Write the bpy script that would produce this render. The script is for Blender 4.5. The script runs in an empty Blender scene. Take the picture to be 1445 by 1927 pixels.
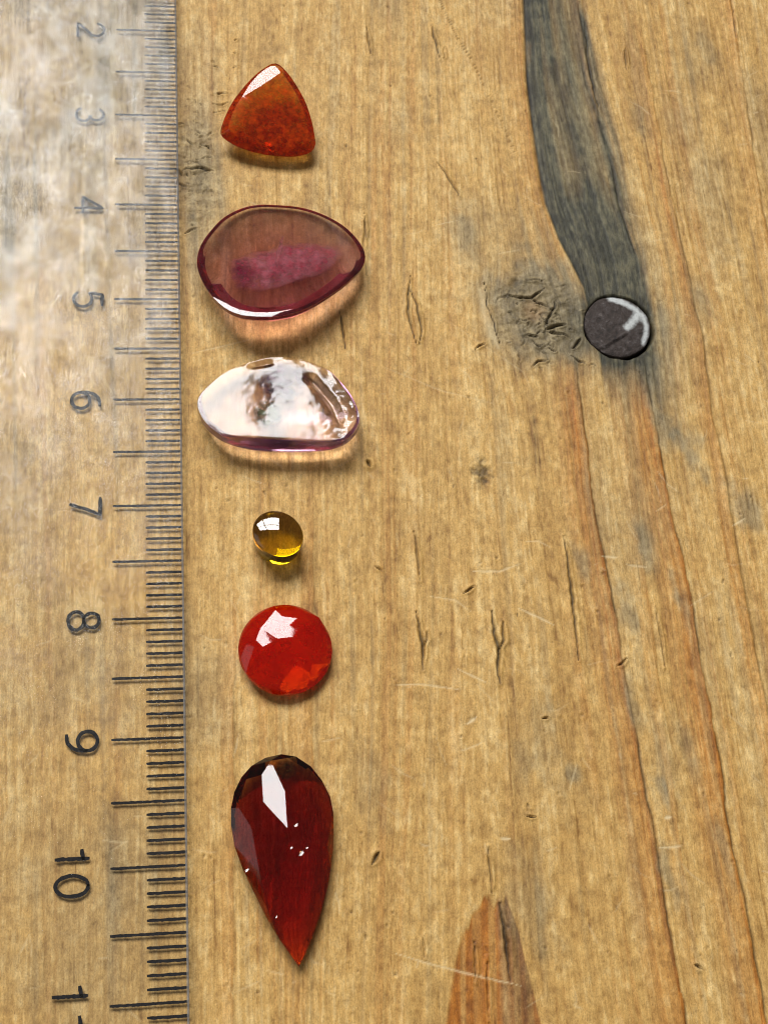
import bpy, bmesh, math, random
import numpy as np
from mathutils import Euler, Vector

# ------------------------------------------------------------------ camera, light, exposure
# all lengths below are in millimetres; MM turns them into metres when a mesh is made
MM = 0.001
sc = bpy.context.scene
CAM = np.array([1.5234, -113.0324, 110.4186])
ROT = (0.3703, -0.1205, -0.0645)
FPX = 2577.0                                   # focal length for a 1445 x 1927 picture
cd = bpy.data.cameras.new('camera')
cam = bpy.data.objects.new('camera', cd)
sc.collection.objects.link(cam)
cam.location = CAM * MM
cam.rotation_euler = ROT
cd.sensor_fit = 'VERTICAL'
cd.sensor_height = 36.0
cd.sensor_width = 36.0 * 1445 / 1927
cd.lens = 36.0 * FPX / 1927
cd.clip_start = 0.005
cd.clip_end = 10.0
cd.dof.use_dof = True
cd.dof.focus_distance = 0.118
cd.dof.aperture_fstop = 190.0
sc.camera = cam

w = bpy.data.worlds.new('World')
sc.world = w
w.use_nodes = True
bg = w.node_tree.nodes['Background']
bg.inputs['Color'].default_value = (1.0, 0.97, 0.93, 1)
bg.inputs['Strength'].default_value = 0.09

def area_panel(x0, x1, z0, z1, y, radiance):
    # area lamp facing the table
    l = bpy.data.lights.new('window_or_fill_light', 'AREA')
    l.shape = 'RECTANGLE'
    l.size, l.size_y = x1 - x0, z1 - z0
    l.energy = radiance * math.pi * l.size * l.size_y
    l.color = (1.0, 0.995, 0.975)
    o = bpy.data.objects.new('window_or_fill_light', l)
    sc.collection.objects.link(o)
    o.location = ((x0 + x1) / 2, y, (z0 + z1) / 2)
    o.rotation_euler = (math.radians(-90), 0, 0)
    d = Vector((0, -1, 0))
    o.rotation_euler = d.to_track_quat('-Z', 'Z').to_euler()
    return o
for (x0, x1) in ((-0.50, -0.205), (-0.190, 0.10)):
    for (z0, z1) in ((0.48, 0.80), (0.815, 1.10)):
        area_panel(x0, x1, z0, z1, 0.45, 16.5)
# added dim side lamp, to vary the reflections in the stone facets
side = area_panel(-0.35, 0.35, 0.10, 0.60, 0.0, 0.70)
side.location = (-0.65, -0.12, 0.32)
side.rotation_euler = Vector((0.65, 0.06, -0.32)).to_track_quat('-Z', 'Z').to_euler()

vs = sc.view_settings
vs.view_transform = 'Standard'
vs.look = 'None'
vs.exposure = 0.06
vs.gamma = 1.0
vs.use_curve_mapping = False
cy = sc.cycles
cy.use_denoising = True
cy.denoiser = 'OPENIMAGEDENOISE'
cy.max_bounces = 12
cy.transmission_bounces = 10
cy.transparent_max_bounces = 16
cy.glossy_bounces = 6
cy.diffuse_bounces = 4
cy.caustics_reflective = True
cy.caustics_refractive = True
cy.blur_glossy = 0.3
cy.filter_width = 1.05
cy.use_adaptive_sampling = True
cy.adaptive_threshold = 0.006
cy.adaptive_min_samples = 48
cy.sample_clamp_indirect = 8.0

# ------------------------------------------------------------------ helpers
RM = np.array(Euler(ROT, 'XYZ').to_matrix())
def at(px, py, z=0.0):
    """point in mm on the level plane z under pixel px, py of the photograph"""
    d = RM @ np.array([(px - 722.5) / FPX, -(py - 963.5) / FPX, -1.0])
    return CAM + d * (z - CAM[2]) / d[2]
def ats(pts, z=0.0):
    return np.array([at(p[0], p[1], z) for p in pts])

def tag(o, label=None, cat=None, group=None, kind=None):
    for k, v in (('label', label), ('category', cat), ('group', group), ('kind', kind)):
        if v: o[k] = v
    return o
def link(o, parent=None):
    sc.collection.objects.link(o)
    if parent is not None: o.parent = parent
    return o
def mesh(name, verts, faces, mat, smooth=False):
    me = bpy.data.meshes.new(name)
    me.from_pydata([tuple(np.asarray(v) * MM) for v in verts], [], faces)
    me.materials.append(mat)
    if smooth: me.polygons.foreach_set('use_smooth', [True] * len(me.polygons))
    me.update()
    return me
def obj(name, me, parent=None):
    return link(bpy.data.objects.new(name, me), parent)
def recalc(me):
    bm = bmesh.new(); bm.from_mesh(me)
    bmesh.ops.recalc_face_normals(bm, faces=bm.faces)
    bm.to_mesh(me); bm.free()

_rt = np.random.RandomState(7)
_TAB = _rt.rand(257, 257); _TAB[256] = _TAB[0]; _TAB[:, 256] = _TAB[:, 0]
def vn(u, v, seed=0):
    """value noise, 0..1"""
    u = u + seed * 17.37; v = v + seed * 43.11
    iu = np.floor(u).astype(np.int64); iv = np.floor(v).astype(np.int64)
    fu = u - iu; fv = v - iv
    fu = fu * fu * (3 - 2 * fu); fv = fv * fv * (3 - 2 * fv)
    a = iu % 256; b = iv % 256
    return ((_TAB[a, b] * (1 - fu) + _TAB[a + 1, b] * fu) * (1 - fv)
            + (_TAB[a, b + 1] * (1 - fu) + _TAB[a + 1, b + 1] * fu) * fv)
def fbm(u, v, seed=0, n=3):
    s = 0; a = 1; t = 0
    for i in range(n):
        s = s + a * vn(u * 2 ** i, v * 2 ** i, seed + i); t += a; a *= .55
    return s / t
def sst(a, b, x):
    t = np.clip((x - a) / (b - a), 0, 1)
    return t * t * (3 - 2 * t)

# ------------------------------------------------------------------ materials
def new_mat(name):
    m = bpy.data.materials.new(name)
    m.use_nodes = True
    nt = m.node_tree
    return m, nt, nt.nodes['Principled BSDF'], nt.nodes['Material Output']
def node(nt, t, **kw):
    n = nt.nodes.new(t)
    for k, v in kw.items():
        setattr(n, k, v)
    return n
def mm_coords(nt, scale=(1, 1, 1)):
    tc = node(nt, 'ShaderNodeTexCoord')
    mp = node(nt, 'ShaderNodeMapping')
    mp.inputs['Scale'].default_value = tuple(s * 1000 for s in scale)
    nt.links.new(tc.outputs['Object'], mp.inputs['Vector'])
    return mp.outputs['Vector']
def noise(nt, vec, scale, detail=4, rough=.55):
    n = node(nt, 'ShaderNodeTexNoise')
    n.inputs['Scale'].default_value = scale
    n.inputs['Detail'].default_value = detail
    n.inputs['Roughness'].default_value = rough
    nt.links.new(vec, n.inputs['Vector'])
    return n.outputs['Fac']
def ramp(nt, fac, stops):
    r = node(nt, 'ShaderNodeValToRGB')
    e = r.color_ramp.elements
    while len(e) < len(stops): e.new(0.5)
    for el, (p, c) in zip(e, stops):
        el.position = p
        el.color = (*c, 1) if len(c) == 3 else c
    nt.links.new(fac, r.inputs['Fac'])
    return r.outputs['Color']
def mixc(nt, fac, a, b, mode='MIX'):
    m = node(nt, 'ShaderNodeMix', data_type='RGBA', blend_type=mode)
    for s, v in ((0, fac), (6, a), (7, b)):
        if isinstance(v, (int, float)): m.inputs[s].default_value = v
        elif isinstance(v, tuple): m.inputs[s].default_value = (*v, 1)
        else: nt.links.new(v, m.inputs[s])
    return m.outputs[2]
def math_(nt, op, a, b=None, clamp=False):
    m = node(nt, 'ShaderNodeMath', operation=op, use_clamp=clamp)
    for i, v in enumerate((a, b)):
        if v is None: continue
        if isinstance(v, (int, float)): m.inputs[i].default_value = v
        else: nt.links.new(v, m.inputs[i])
    return m.outputs[0]
def attr(nt, name):
    a = node(nt, 'ShaderNodeAttribute'); a.attribute_name = name
    return a.outputs['Fac']
def lin(r, g, b):
    f = lambda c: (c / 255 / 12.92) if c <= 10 else ((c / 255 + .055) / 1.055) ** 2.4
    return (f(r), f(g), f(b))

def wood_material():
    m, nt, bs, out = new_mat('weathered_pine')
    vec = mm_coords(nt)
    # colour: pale worn pine, darker and redder along the fibres, grey where weathered
    base = ramp(nt, attr(nt, 'fibre'), [(0.0, lin(130, 89, 42)), (0.3, lin(184, 143, 80)),
                                       (0.6, lin(206, 166, 99)), (1.0, lin(234, 202, 140))])
    warm = mixc(nt, attr(nt, 'orange'), base, ramp(nt, attr(nt, 'fibre'), [(0, lin(118, 64, 18)), (.5, lin(176, 108, 36)), (1, lin(212, 152, 74))]))
    grey = mixc(nt, attr(nt, 'grey'), warm, ramp(nt, attr(nt, 'fibre'), [(0, lin(88, 78, 58)), (.5, lin(136, 121, 91)), (1, lin(172, 155, 121))]))
    blue = mixc(nt, attr(nt, 'blue'), grey, ramp(nt, attr(nt, 'fibre'), [(0, lin(22, 22, 18)), (.5, lin(66, 65, 53)), (1, lin(122, 116, 91))]))
    fine = noise(nt, mm_coords(nt, (1, .42, 1)), 4.2, 7, .78)
    hair = noise(nt, mm_coords(nt, (1, .10, 1)), 9.0, 3, .8)
    grain = noise(nt, mm_coords(nt, (1, .7, 1)), 8.0, 3, .8)
    sp = ramp(nt, fine, [(.28, (.58, .54, .50)), (.45, (.96, .95, .94)), (.6, (1.06, 1.06, 1.05)), (.8, (1.3, 1.3, 1.28))])
    c = mixc(nt, 1.0, blue, sp, 'MULTIPLY')
    c = mixc(nt, 1.0, c, ramp(nt, hair, [(.28, (.80, .78, .75)), (.46, (1, 1, 1)), (.70, (1.12, 1.12, 1.11))]), 'MULTIPLY')
    c = mixc(nt, 1.0, c, ramp(nt, grain, [(.3, (.74, .72, .70)), (.5, (1, 1, 1)), (.72, (1.2, 1.2, 1.18))]), 'MULTIPLY')
    blot = noise(nt, vec, .9, 5, .65)
    c = mixc(nt, 1.0, c, ramp(nt, blot, [(.3, (.74, .72, .70)), (.52, (1, 1, 1)), (.75, (1.12, 1.11, 1.09))]), 'MULTIPLY')
    c = mixc(nt, attr(nt, 'scratch'), c, lin(236, 214, 168))
    c = mixc(nt, attr(nt, 'stain'), c, lin(150, 104, 52))
    c = mixc(nt, attr(nt, 'dark'), c, lin(26, 20, 14))
    nt.links.new(c, bs.inputs['Base Color'])
    bs.inputs['Roughness'].default_value = .52
    bs.inputs['Specular IOR Level'].default_value = .3
    nt.links.new(ramp(nt, fine, [(.3, (.62,) * 3), (.7, (.42,) * 3)]), bs.inputs['Roughness'])
    bp = node(nt, 'ShaderNodeBump')
    bp.inputs['Strength'].default_value = .55
    bp.inputs['Distance'].default_value = .00006
    nt.links.new(math_(nt, 'ADD', fine, math_(nt, 'ADD', hair, grain)), bp.inputs['Height'])
    nt.links.new(bp.outputs['Normal'], bs.inputs['Normal'])
    return m

def gem_material(name, ior, sigma, rough=.0, body=None, body_fac=0.0, bump=None, sss=(.0015, .0004, .0002), tint=(1, 1, 1)):
    """clear stone: refraction plus absorption per millimetre; body = colour of the cloudy share"""
    m, nt, bs, out = new_mat(name)
    bs.inputs['Base Color'].default_value = (*tint, 1)
    bs.inputs['Transmission Weight'].default_value = 1
    bs.inputs['IOR'].default_value = ior
    bs.inputs['Roughness'].default_value = rough
    va = node(nt, 'ShaderNodeVolumeAbsorption')
    mx = max(sigma)
    va.inputs['Density'].default_value = mx * 1000
    va.inputs['Color'].default_value = tuple(1 - s / mx for s in sigma) + (1,)
    nt.links.new(va.outputs[0], out.inputs['Volume'])
    nrm = None
    if bump:
        sc_, dist, st = bump
        bp = node(nt, 'ShaderNodeBump')
        bp.inputs['Strength'].default_value = st
        bp.inputs['Distance'].default_value = dist * MM
        nt.links.new(noise(nt, mm_coords(nt), sc_, 4, .6), bp.inputs['Height'])
        nrm = bp.outputs['Normal']
        nt.links.new(nrm, bs.inputs['Normal'])
    if body:
        b2 = node(nt, 'ShaderNodeBsdfPrincipled')
        b2.inputs['Roughness'].default_value = max(rough, .03)
        b2.inputs['IOR'].default_value = ior
        n = noise(nt, mm_coords(nt), body[2], 6, .7)
        nt.links.new(ramp(nt, n, [(.3, body[0]), (.7, body[1])]), b2.inputs['Base Color'])
        b2.inputs['Subsurface Weight'].default_value = 1
        b2.inputs['Subsurface Radius'].default_value = sss
        b2.inputs['Subsurface Scale'].default_value = 1
        if nrm: nt.links.new(nrm, b2.inputs['Normal'])
        mx_ = node(nt, 'ShaderNodeMixShader')
        if isinstance(body_fac, tuple):
            f = ramp(nt, noise(nt, mm_coords(nt), body[2] * .6, 5, .7), [(.35, (body_fac[0],) * 3), (.65, (body_fac[1],) * 3)])
            nt.links.new(f, mx_.inputs[0])
        else: mx_.inputs[0].default_value = body_fac
        nt.links.new(bs.outputs[0], mx_.inputs[1]); nt.links.new(b2.outputs[0], mx_.inputs[2])
        nt.links.new(mx_.outputs[0], out.inputs['Surface'])
    return m

def plain(name, col, rough=.5, spec=.5, metal=0, bump=None, col2=None, nscale=3):
    m, nt, bs, out = new_mat(name)
    bs.inputs['Base Color'].default_value = (*col, 1)
    bs.inputs['Roughness'].default_value = rough
    bs.inputs['Specular IOR Level'].default_value = spec
    bs.inputs['Metallic'].default_value = metal
    n = noise(nt, mm_coords(nt), nscale, 5, .65)
    if col2: nt.links.new(ramp(nt, n, [(.35, col), (.65, col2)]), bs.inputs['Base Color'])
    if bump:
        bp = node(nt, 'ShaderNodeBump')
        bp.inputs['Strength'].default_value = bump[1]; bp.inputs['Distance'].default_value = bump[0] * MM
        nt.links.new(n, bp.inputs['Height']); nt.links.new(bp.outputs['Normal'], bs.inputs['Normal'])
    return m

# ------------------------------------------------------------------ the tabletop
def axis(lo, f0, f1, hi, fine, coarse):
    a = np.arange(lo, f0, coarse); b = np.arange(f0, f1, fine); c = np.arange(f1, hi + coarse, coarse)
    return np.concatenate([a, b, c])
GX = axis(-70, -18.0, 64.0, 112, 0.109, 1.2)
GY = axis(-165, -117.5, -11.0, 45, 0.109, 1.2)
NAIL = (41.05, -52.42); NAIL_R = 3.2

def build_tabletop():
    X, Y = np.meshgrid(GX, GY)                       # rows: Y
    Z = np.zeros_like(X)
    fib = np.zeros_like(X)
    A = {k: np.zeros_like(X) for k in ('orange', 'grey', 'blue', 'dark', 'scratch', 'stain')}
    def curve(pts):
        """x of a traced line for every row"""
        p = ats(pts); o = np.argsort(p[:, 1])
        return np.interp(GY, p[o, 1], p[o, 0])
    def yspan(pts, soft=3.0, lo=True, hi=True):
        p = ats(pts); y0, y1 = p[:, 1].min(), p[:, 1].max()
        s = np.ones_like(GY)
        if lo: s = s * sst(y0 - soft * .2, y0 + soft, GY)
        if hi: s = s * sst(y1 + soft * .2, y1 - soft, GY)
        return s[:, None]
    # --- run of the grain: lines the fibres follow
    lines = [
        [(-60, 0), (-60, 1927)],
        [(405, 0), (400, 300), (430, 900), (440, 1927)],
        [(600, 0), (590, 600), (588, 1100), (590, 1430), (578, 1927)],
        [(790, 0), (800, 600), (795, 1200), (765, 1927)],
        [(985, 0), (992, 150), (1008, 280), (1025, 380), (1062, 520), (1078, 660), (1108, 850), (1113, 910), (1137, 1060), (1160, 1170), (1176, 1280), (1201, 1400), (1217, 1500), (1236, 1610), (1256, 1750), (1290, 1927)],
        [(1092, 0), (1118, 150), (1152, 270), (1172, 370), (1200, 480), (1208, 640), (1224, 760), (1252, 900), (1272, 1000), (1301, 1120), (1321, 1260), (1346, 1400), (1366, 1520), (1391, 1660), (1416, 1780), (1440, 1927)],
        [(1200, 0), (1232, 200), (1268, 400), (1292, 500), (1322, 640), (1342, 780), (1366, 900), (1386, 1030), (1411, 1160), (1432, 1280), (1470, 1480), (1540, 1927)],
        [(1375, 0), (1390, 120), (1420, 300), (1460, 520), (1540, 900), (1700, 1927)],
    ]
    cs = np.stack([curve(l) for l in lines], 1)      # rows x lines
    gk = cs[len(GY) // 2]
    G = np.empty_like(X)
    for i in range(len(GY)):
        xs = cs[i]
        g = np.interp(GX, xs, gk)
        g = np.where(GX < xs[0], gk[0] + GX - xs[0], g)
        g = np.where(GX > xs[-1], gk[-1] + GX - xs[-1], g)
        G[i] = g
    # the grain parts round the knot
    k0 = at(1005, 590); dxk, dyk = X - k0[0], Y - k0[1]
    G = G - dxk * 7.0 / (dxk ** 2 + (dyk * .8) ** 2 + 5.0)
    wob = (fbm(G * .12, Y * .025, 3) - .5) * 3.0
    Gw = G + wob * .35
    # --- fibres
    f1 = fbm(Gw * 3.2, Y * .09, 11, 4)
    f2 = vn(Gw * 9.0, Y * .22, 21)
    f3 = fbm(Gw * .55, Y * .018, 31, 3)
    mott = fbm(X * 1.1, Y * .55, 41, 4)
    fleck = vn(Gw * 7.0, Y * 1.6, 51)
    grit = fbm(X * 3.4, Y * 2.0, 43, 2); grit2 = vn(Gw * 5.5, Y * 1.1, 45)
    fib = .56 + (f1 - .5) * .46 + (f2 - .5) * .20 + (f3 - .5) * .42 + (mott - .5) * .48 + (fleck - .5) * .20 + (grit - .5) * .30 + (grit2 - .5) * .20
    Z += (f1 - .5) * .08 + (f2 - .5) * .04 + (fbm(X * .10, Y * .05, 61, 2) - .5) * .10 + (mott - .5) * .02
    # darker fine fibre streaks
    st = vn(Gw * 6.0, Y * .12, 71); st2 = vn(Gw * 1.3, Y * .03, 73)
    fib -= .30 * sst(.80, .98, st) * sst(.4, .8, st2)
    A['orange'] += .30 * sst(.52, .92, vn(Gw * .9, Y * .02, 81)) * sst(.35, .75, vn(Gw * 4.5, Y * .08, 83))
    A['grey'] += .40 * sst(.58, .9, fbm(X * .16, Y * .07, 91, 3))
    A['grey'] += .28 * sst(.68, .92, vn(Gw * 1.6, Y * .05, 93))
    # --- late-wood ridges: rise slowly from one side, break off sharply at the other
    def band(pts, wpx, amt, ridge=.06, line=.7, lo=True, hi=True, soft=6, lw=.11):
        xe = curve(pts)[:, None]
        xe = xe + (fbm(np.zeros_like(GY) + amt * 7, GY * .35, int(wpx), 3)[:, None] - .5) * .5
        wmm = wpx / 21.0
        d = xe - X
        sp = yspan(pts, soft, lo, hi)
        prof = np.where(d >= 0, np.clip(1 - d / wmm, 0, 1) ** .8, 0) * sst(-.06, .06, d)
        str_ = .55 + .45 * sst(.3, .6, vn(Gw * 5, Y * .06, 101 + int(wpx)))
        A['orange'] += amt * prof * sp * str_
        Z.__iadd__(ridge * prof * sp)
        gap = .35 + .65 * sst(.3, .55, vn(np.zeros_like(Y) + wpx, Y * .25, 5))
        l = np.exp(-((d + .02) / lw) ** 2) * sp * line * gap
        A['dark'] += l * .75
        Z.__isub__(.10 * l)
    Abl = [(1078, 660), (1090, 740), (1108, 850), (1113, 910), (1137, 1060), (1160, 1170), (1176, 1280), (1201, 1400), (1217, 1500), (1236, 1610), (1256, 1750), (1276, 1840), (1290, 1927), (1320, 2150)]
    Bbl = [(1210, 660), (1224, 760), (1252, 900), (1272, 1000), (1301, 1120), (1321, 1260), (1346, 1400), (1366, 1520), (1391, 1660), (1416, 1780), (1440, 1927), (1480, 2150)]
    Cbl = [(1205, 40), (1232, 200), (1268, 400), (1292, 500), (1322, 640), (1342, 780), (1366, 900), (1386, 1030), (1411, 1160), (1432, 1280), (1470, 1480), (1540, 1927)]
    band(Abl, 60, 1.0, .09, .9, lo=False)
    band(Bbl, 66, .95, .09, .9, lo=False)
    band(Cbl, 34, .55, .05, .55)
    band([(1375, 0), (1392, 120), (1420, 300), (1465, 560)], 40, .4, .04, .5, hi=False)
    band([(1145, 640), (1180, 800), (1205, 1000), (1230, 1200), (1262, 1450), (1290, 1650), (1330, 1927)], 30, .35, .03, .15)
    band([(588, 930), (590, 1100), (585, 1290), (592, 1440), (580, 1700), (576, 1927)], 40, .42, .03, .18, lo=False)
    band([(448, 1080), (441, 1300), (442, 1600), (438, 1927)], 30, .45, .03, .25, lo=False)
    band([(412, 0), (402, 120), (405, 260)], 26, .35, .02, .1, hi=False)
    band([(1086, 0), (1112, 150), (1134, 250), (1156, 300), (1170, 345)], 24, .8, .03, .6, hi=False)
    band([(1040, 440), (1052, 560)], 40, .35, .02, .1)
    band([(985, 0), (992, 150), (1008, 280), (1025, 380), (1062, 520)], 60, .30, .0, .0, hi=False)
    band([(935, 700), (955, 740), (985, 800)], 14, .5, .0, .0)
    # the tongue of bare late wood low in the middle
    lft = curve([(938, 1650), (905, 1690), (872, 1745), (858, 1800), (848, 1860), (838, 1927), (815, 2150)])[:, None]
    rgt = curve([(944, 1650), (958, 1705), (975, 1750), (990, 1815), (1004, 1870), (1018, 1927), (1060, 2150)])[:, None]
    ytop = at(940, 1655)[1] - 6.0 * np.abs((X - (lft + rgt) / 2) / np.maximum(rgt - lft, .5)) * (vn(Gw * 2.2, Y * 0, 7) - .1) - 2.2 * vn(Gw * 3.5, Y * 0, 8) - .8 * vn(Gw * 9, Y * 0, 6)
    tg = sst(-.15, .3, X - lft) * sst(-.05, .12, rgt - X) * sst(.35, -.35, Y - ytop)
    A['orange'] += tg * (.45 + .5 * sst(.25, .65, vn(Gw * 3.2, Y * .05, 131))); Z -= .05 * tg
    A['grey'] += tg * .5 * sst(.5, .85, vn(Gw * 1.0, Y * .02, 135))
    A['dark'] += .45 * tg * np.exp(-((rgt - X) / .12) ** 2)
    fib -= .18 * tg
    # --- blue-grey weathered streak running down to the nail
    sl = curve([(985, -200), (985, 0), (992, 150), (1008, 280), (1025, 380), (1052, 450), (1098, 540), (1118, 620), (1140, 760)])[:, None]
    sr = curve([(1070, -200), (1090, 0), (1112, 150), (1140, 260), (1160, 370), (1198, 480), (1215, 570), (1225, 660), (1232, 760)])[:, None]
    yn = NAIL[1]
    fade = sst(yn - 10.0, yn + 1.5, Y)
    rag = (fbm(Gw * 1.5, Y * .2, 141, 3) - .5) * 1.6
    streak = sst(-.18, .22, X - sl + rag * .15) * sst(-1.5, .7, sr - X + rag * 1.3) * fade
    A['blue'] += streak * (.95 + .40 * (vn(Gw * 1.2, Y * .05, 143) - .5) + .25 * (fbm(X * .4, Y * .2, 145) - .5) + .25 * sst(-34, -44, Y))
    A['dark'] += .75 * np.exp(-((X - sl) / .20) ** 2) * sst(-46, -36, Y) * (.4 + .6 * vn(Y * 0 + 3, Y * .4, 9))
    A['dark'] += .65 * np.exp(-((X - sl - .45) / .65) ** 2) * sst(-.1, .1, X - sl) * sst(-50, -34, Y) * sst(.25, .6, fbm(Gw * 1.2, Y * .3, 149))
    A['dark'] += .45 * streak * sst(-38, -50, Y) * sst(.3, .7, fbm(Gw * .9, Y * .2, 148))
    A['blue'] += .45 * np.exp(-((X - sl - .8) / .7) ** 2) * sst(-46, -30, Y) * fade
    Z -= .08 * streak + .12 * np.exp(-((X - sl) / .25) ** 2) * sst(-46, -36, Y)
    A['grey'] += .6 * sst(3.5, 0, X - sr) * sst(-.4, .2, X - sr) * sst(yn - 30, yn, Y) * sst(.35, .7, vn(Gw * 1.6, Y * .05, 147))
    rn = np.hypot(X - NAIL[0], Y - NAIL[1])
    ang = np.arctan2(Y - NAIL[1], X - NAIL[0])
    A['blue'] += .55 * np.exp(-((rn - NAIL_R) / 1.5) ** 2) * (.45 + .55 * sst(.35, .65, fbm(X * .5, Y * .5, 151)))
    A['grey'] += .75 * np.exp(-(rn / 7.0) ** 2) * (.35 + .65 * sst(.3, .6, fbm(X * .35, Y * .25, 153)))
    dr = np.exp(-((X - (NAIL[0] + 2.1 + (NAIL[1] - Y) * .12)) / 1.3) ** 2) * sst(yn - 14, yn - 3, Y) * sst(yn - 2, yn - 4, Y)
    A['grey'] += .9 * dr; A['blue'] += .35 * dr
    kn = np.exp(-((X - at(1075, 610)[0]) / 2.2) ** 2 - ((Y - at(1075, 610)[1]) / 3.2) ** 2)
    A['blue'] += .30 * kn; A['grey'] += .5 * kn
    # --- knot with torn grain
    kx, ky = at(1005, 585)[:2]
    rk = np.hypot((X - kx) / 1.2, (Y - ky) / 1.25)
    A['grey'] += .9 * sst(6.4, 2.4, rk + (fbm(X * .5, Y * .5, 161) - .5) * 2.8)
    A['stain'] += .35 * sst(1.4, .2, rk)
    Z += (fbm(X * 1.1, Y * 1.8, 163, 4) - .5) * .40 * sst(5.0, 2.0, rk)
    fib += (fbm(X * 1.5, Y * 2.0, 165, 3) - .5) * .6 * sst(5, 2, rk)
    # --- grey torn patch beside the ruler
    gx, gy = at(372, 330)[:2]
    rg = np.hypot((X - gx) / .75, (Y - gy) / 2.6)
    A['grey'] += .55 * sst(4.2, 1.2, rg + (fbm(X * .4, Y * .3, 171) - .5) * 2.2)
    Z += (fbm(X * 1.0, Y * 1.9, 173, 4) - .5) * .32 * sst(4.2, 1.5, rg)
    fib += (fbm(X * 1.2, Y * 1.9, 175, 3) - .5) * .5 * sst(4.2, 1.5, rg)
    for (bx, by, ra, rb, am) in ((1090, 1050, 16, 50, .6), (1180, 1150, 18, 40, .5), (1215, 1030, 16, 60, .6), (1300, 860, 30, 60, .7), (1240, 800, 22, 60, .6), (1400, 960, 40, 60, .7), (1275, 1130, 12, 60, .7), (1190, 1330, 14, 60, .5),
                                 (1290, 1400, 14, 60, .5), (1255, 1640, 12, 60, .6), (1080, 1460, 14, 16, .5), (1245, 1480, 10, 30, .5), (1030, 1420, 60, 90, .3), (1000, 1700, 50, 90, .35), (700, 1480, 40, 60, .3), (1360, 1600, 10, 60, .5), (1320, 560, 24, 40, .5), (640, 500, 30, 60, .3), (860, 440, 40, 50, .4), (1200, 230, 20, 60, .5), (1330, 90, 20, 60, .5)):
        ex, ey = at(bx, by)[:2]
        r = np.hypot((X - ex - (Y - ey) * -.12) / (ra / 20), (Y - ey) / (rb / 19))
        A['grey'] += am * sst(1.3, .2, r + (fbm(X * .8, Y * .5, int(bx)) - .5) * 1.6)
    A['grey'] += .55 * sst(-78, -30, Y) * sst(2.0, -3, X)
    # greyer and paler toward the far left end, under the ruler
    A['grey'] += .30 * sst(4, -6, X) * sst(.3, .7, fbm(X * .15, Y * .12, 181))
    # --- narrow marks: cracks, nicks, scratches
    def seg(pts, wpx, dark=.0, depth=.0, scratch=0, taper=True, wobble=.12, stain=0):
        p = ats(pts)[:, :2]
        # resample and wobble
        q = [p[0]]
        for a, b in zip(p[:-1], p[1:]):
            n = max(2, int(np.linalg.norm(b - a) / .25))
            for k in range(1, n + 1): q.append(a + (b - a) * k / n)
        q = np.array(q)
        if wobble:
            q[:, 0] += (fbm(q[:, 1] * 1.6, q[:, 1] * 0 + wpx, 7, 3) - .5) * wobble * 2
            q[:, 1] += (fbm(q[:, 0] * 1.6, q[:, 0] * 0 + wpx, 9, 3) - .5) * wobble * 2
        wmm = wpx / 21.0 / 2
        pad = wmm * 3 + .3
        i0, i1 = np.searchsorted(GX, [q[:, 0].min() - pad, q[:, 0].max() + pad])
        j0, j1 = np.searchsorted(GY, [q[:, 1].min() - pad, q[:, 1].max() + pad])
        xs = X[j0:j1, i0:i1]; ys = Y[j0:j1, i0:i1]
        best = np.full(xs.shape, 1e9); n = len(q) - 1
        for k in range(n):
            a, b = q[k], q[k + 1]; ab = b - a
            t = np.clip(((xs - a[0]) * ab[0] + (ys - a[1]) * ab[1]) / (ab @ ab + 1e-9), 0, 1)
            d = np.hypot(xs - a[0] - t * ab[0], ys - a[1] - t * ab[1])
            s = (k + t) / n
            tw = np.maximum(.35, np.sin(np.pi * np.clip(s, .02, .98)) ** .6) if taper else 1.0
            best = np.minimum(best, d / tw)
        wv = .65 + .7 * fbm(xs * 1.7, ys * 1.7, 17, 2)
        m = np.exp(-(best / (wmm * wv)) ** 2)
        sl_ = (slice(j0, j1), slice(i0, i1))
        if dark: A['dark'][sl_] = np.maximum(A['dark'][sl_], dark * m)
        if depth: Z[sl_] += -depth * m + depth * .34 * np.exp(-((best - 2.4 * wmm) / (1.2 * wmm + .05)) ** 2)
        if scratch: A['scratch'][sl_] = np.maximum(A['scratch'][sl_], scratch * m)
        if stain: A['stain'][sl_] = np.maximum(A['stain'][sl_], stain * m)
    C = lambda pts, wpx=5, dark=.9, depth=.32, wobble=.12: seg(pts, wpx, dark, depth, wobble=wobble)
    C([(772, 520), (767, 560), (770, 600), (784, 648)], 4); C([(770, 545), (785, 575), (794, 620), (790, 648)], 4)
    C([(640, 585), (645, 620), (651, 656)], 4); C([(686, 400), (684, 470), (690, 520)], 3, .6)
    C([(780, 1000), (785, 1040), (791, 1095)], 4, .7); C([(784, 1150), (788, 1180), (795, 1215), (796, 1262)], 5)
    C([(803, 1185), (804, 1205), (796, 1220)], 3, .6)
    C([(926, 1150), (930, 1190), (938, 1225), (936, 1260), (941, 1288)], 6, .95); C([(945, 1170), (947, 1205), (938, 1226)], 5, .9)
    C([(1060, 1010), (1072, 1080), (1080, 1160), (1088, 1245)], 5, .9)
    C([(1232, 1140), (1243, 1200), (1250, 1258)], 3, .55)
    C([(812, 45), (818, 75), (826, 108)], 4); C([(834, 85), (838, 108), (828, 114)], 2.5, .4); C([(690, 50), (694, 80), (698, 102)], 3.5, .7)
    C([(822, 306), (838, 325), (850, 345), (866, 372)], 4, .8)
    C([(686, 410), (688, 450)], 3, .6)
    C([(702, 1625), (708, 1612), (713, 1604)], 6, .9, .3); C([(872, 1116), (882, 1110), (893, 1102)], 3.2, .85)
    C([(706, 1066), (718, 1074)], 3, .6); C([(692, 868), (697, 878)], 7, .8)
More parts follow.
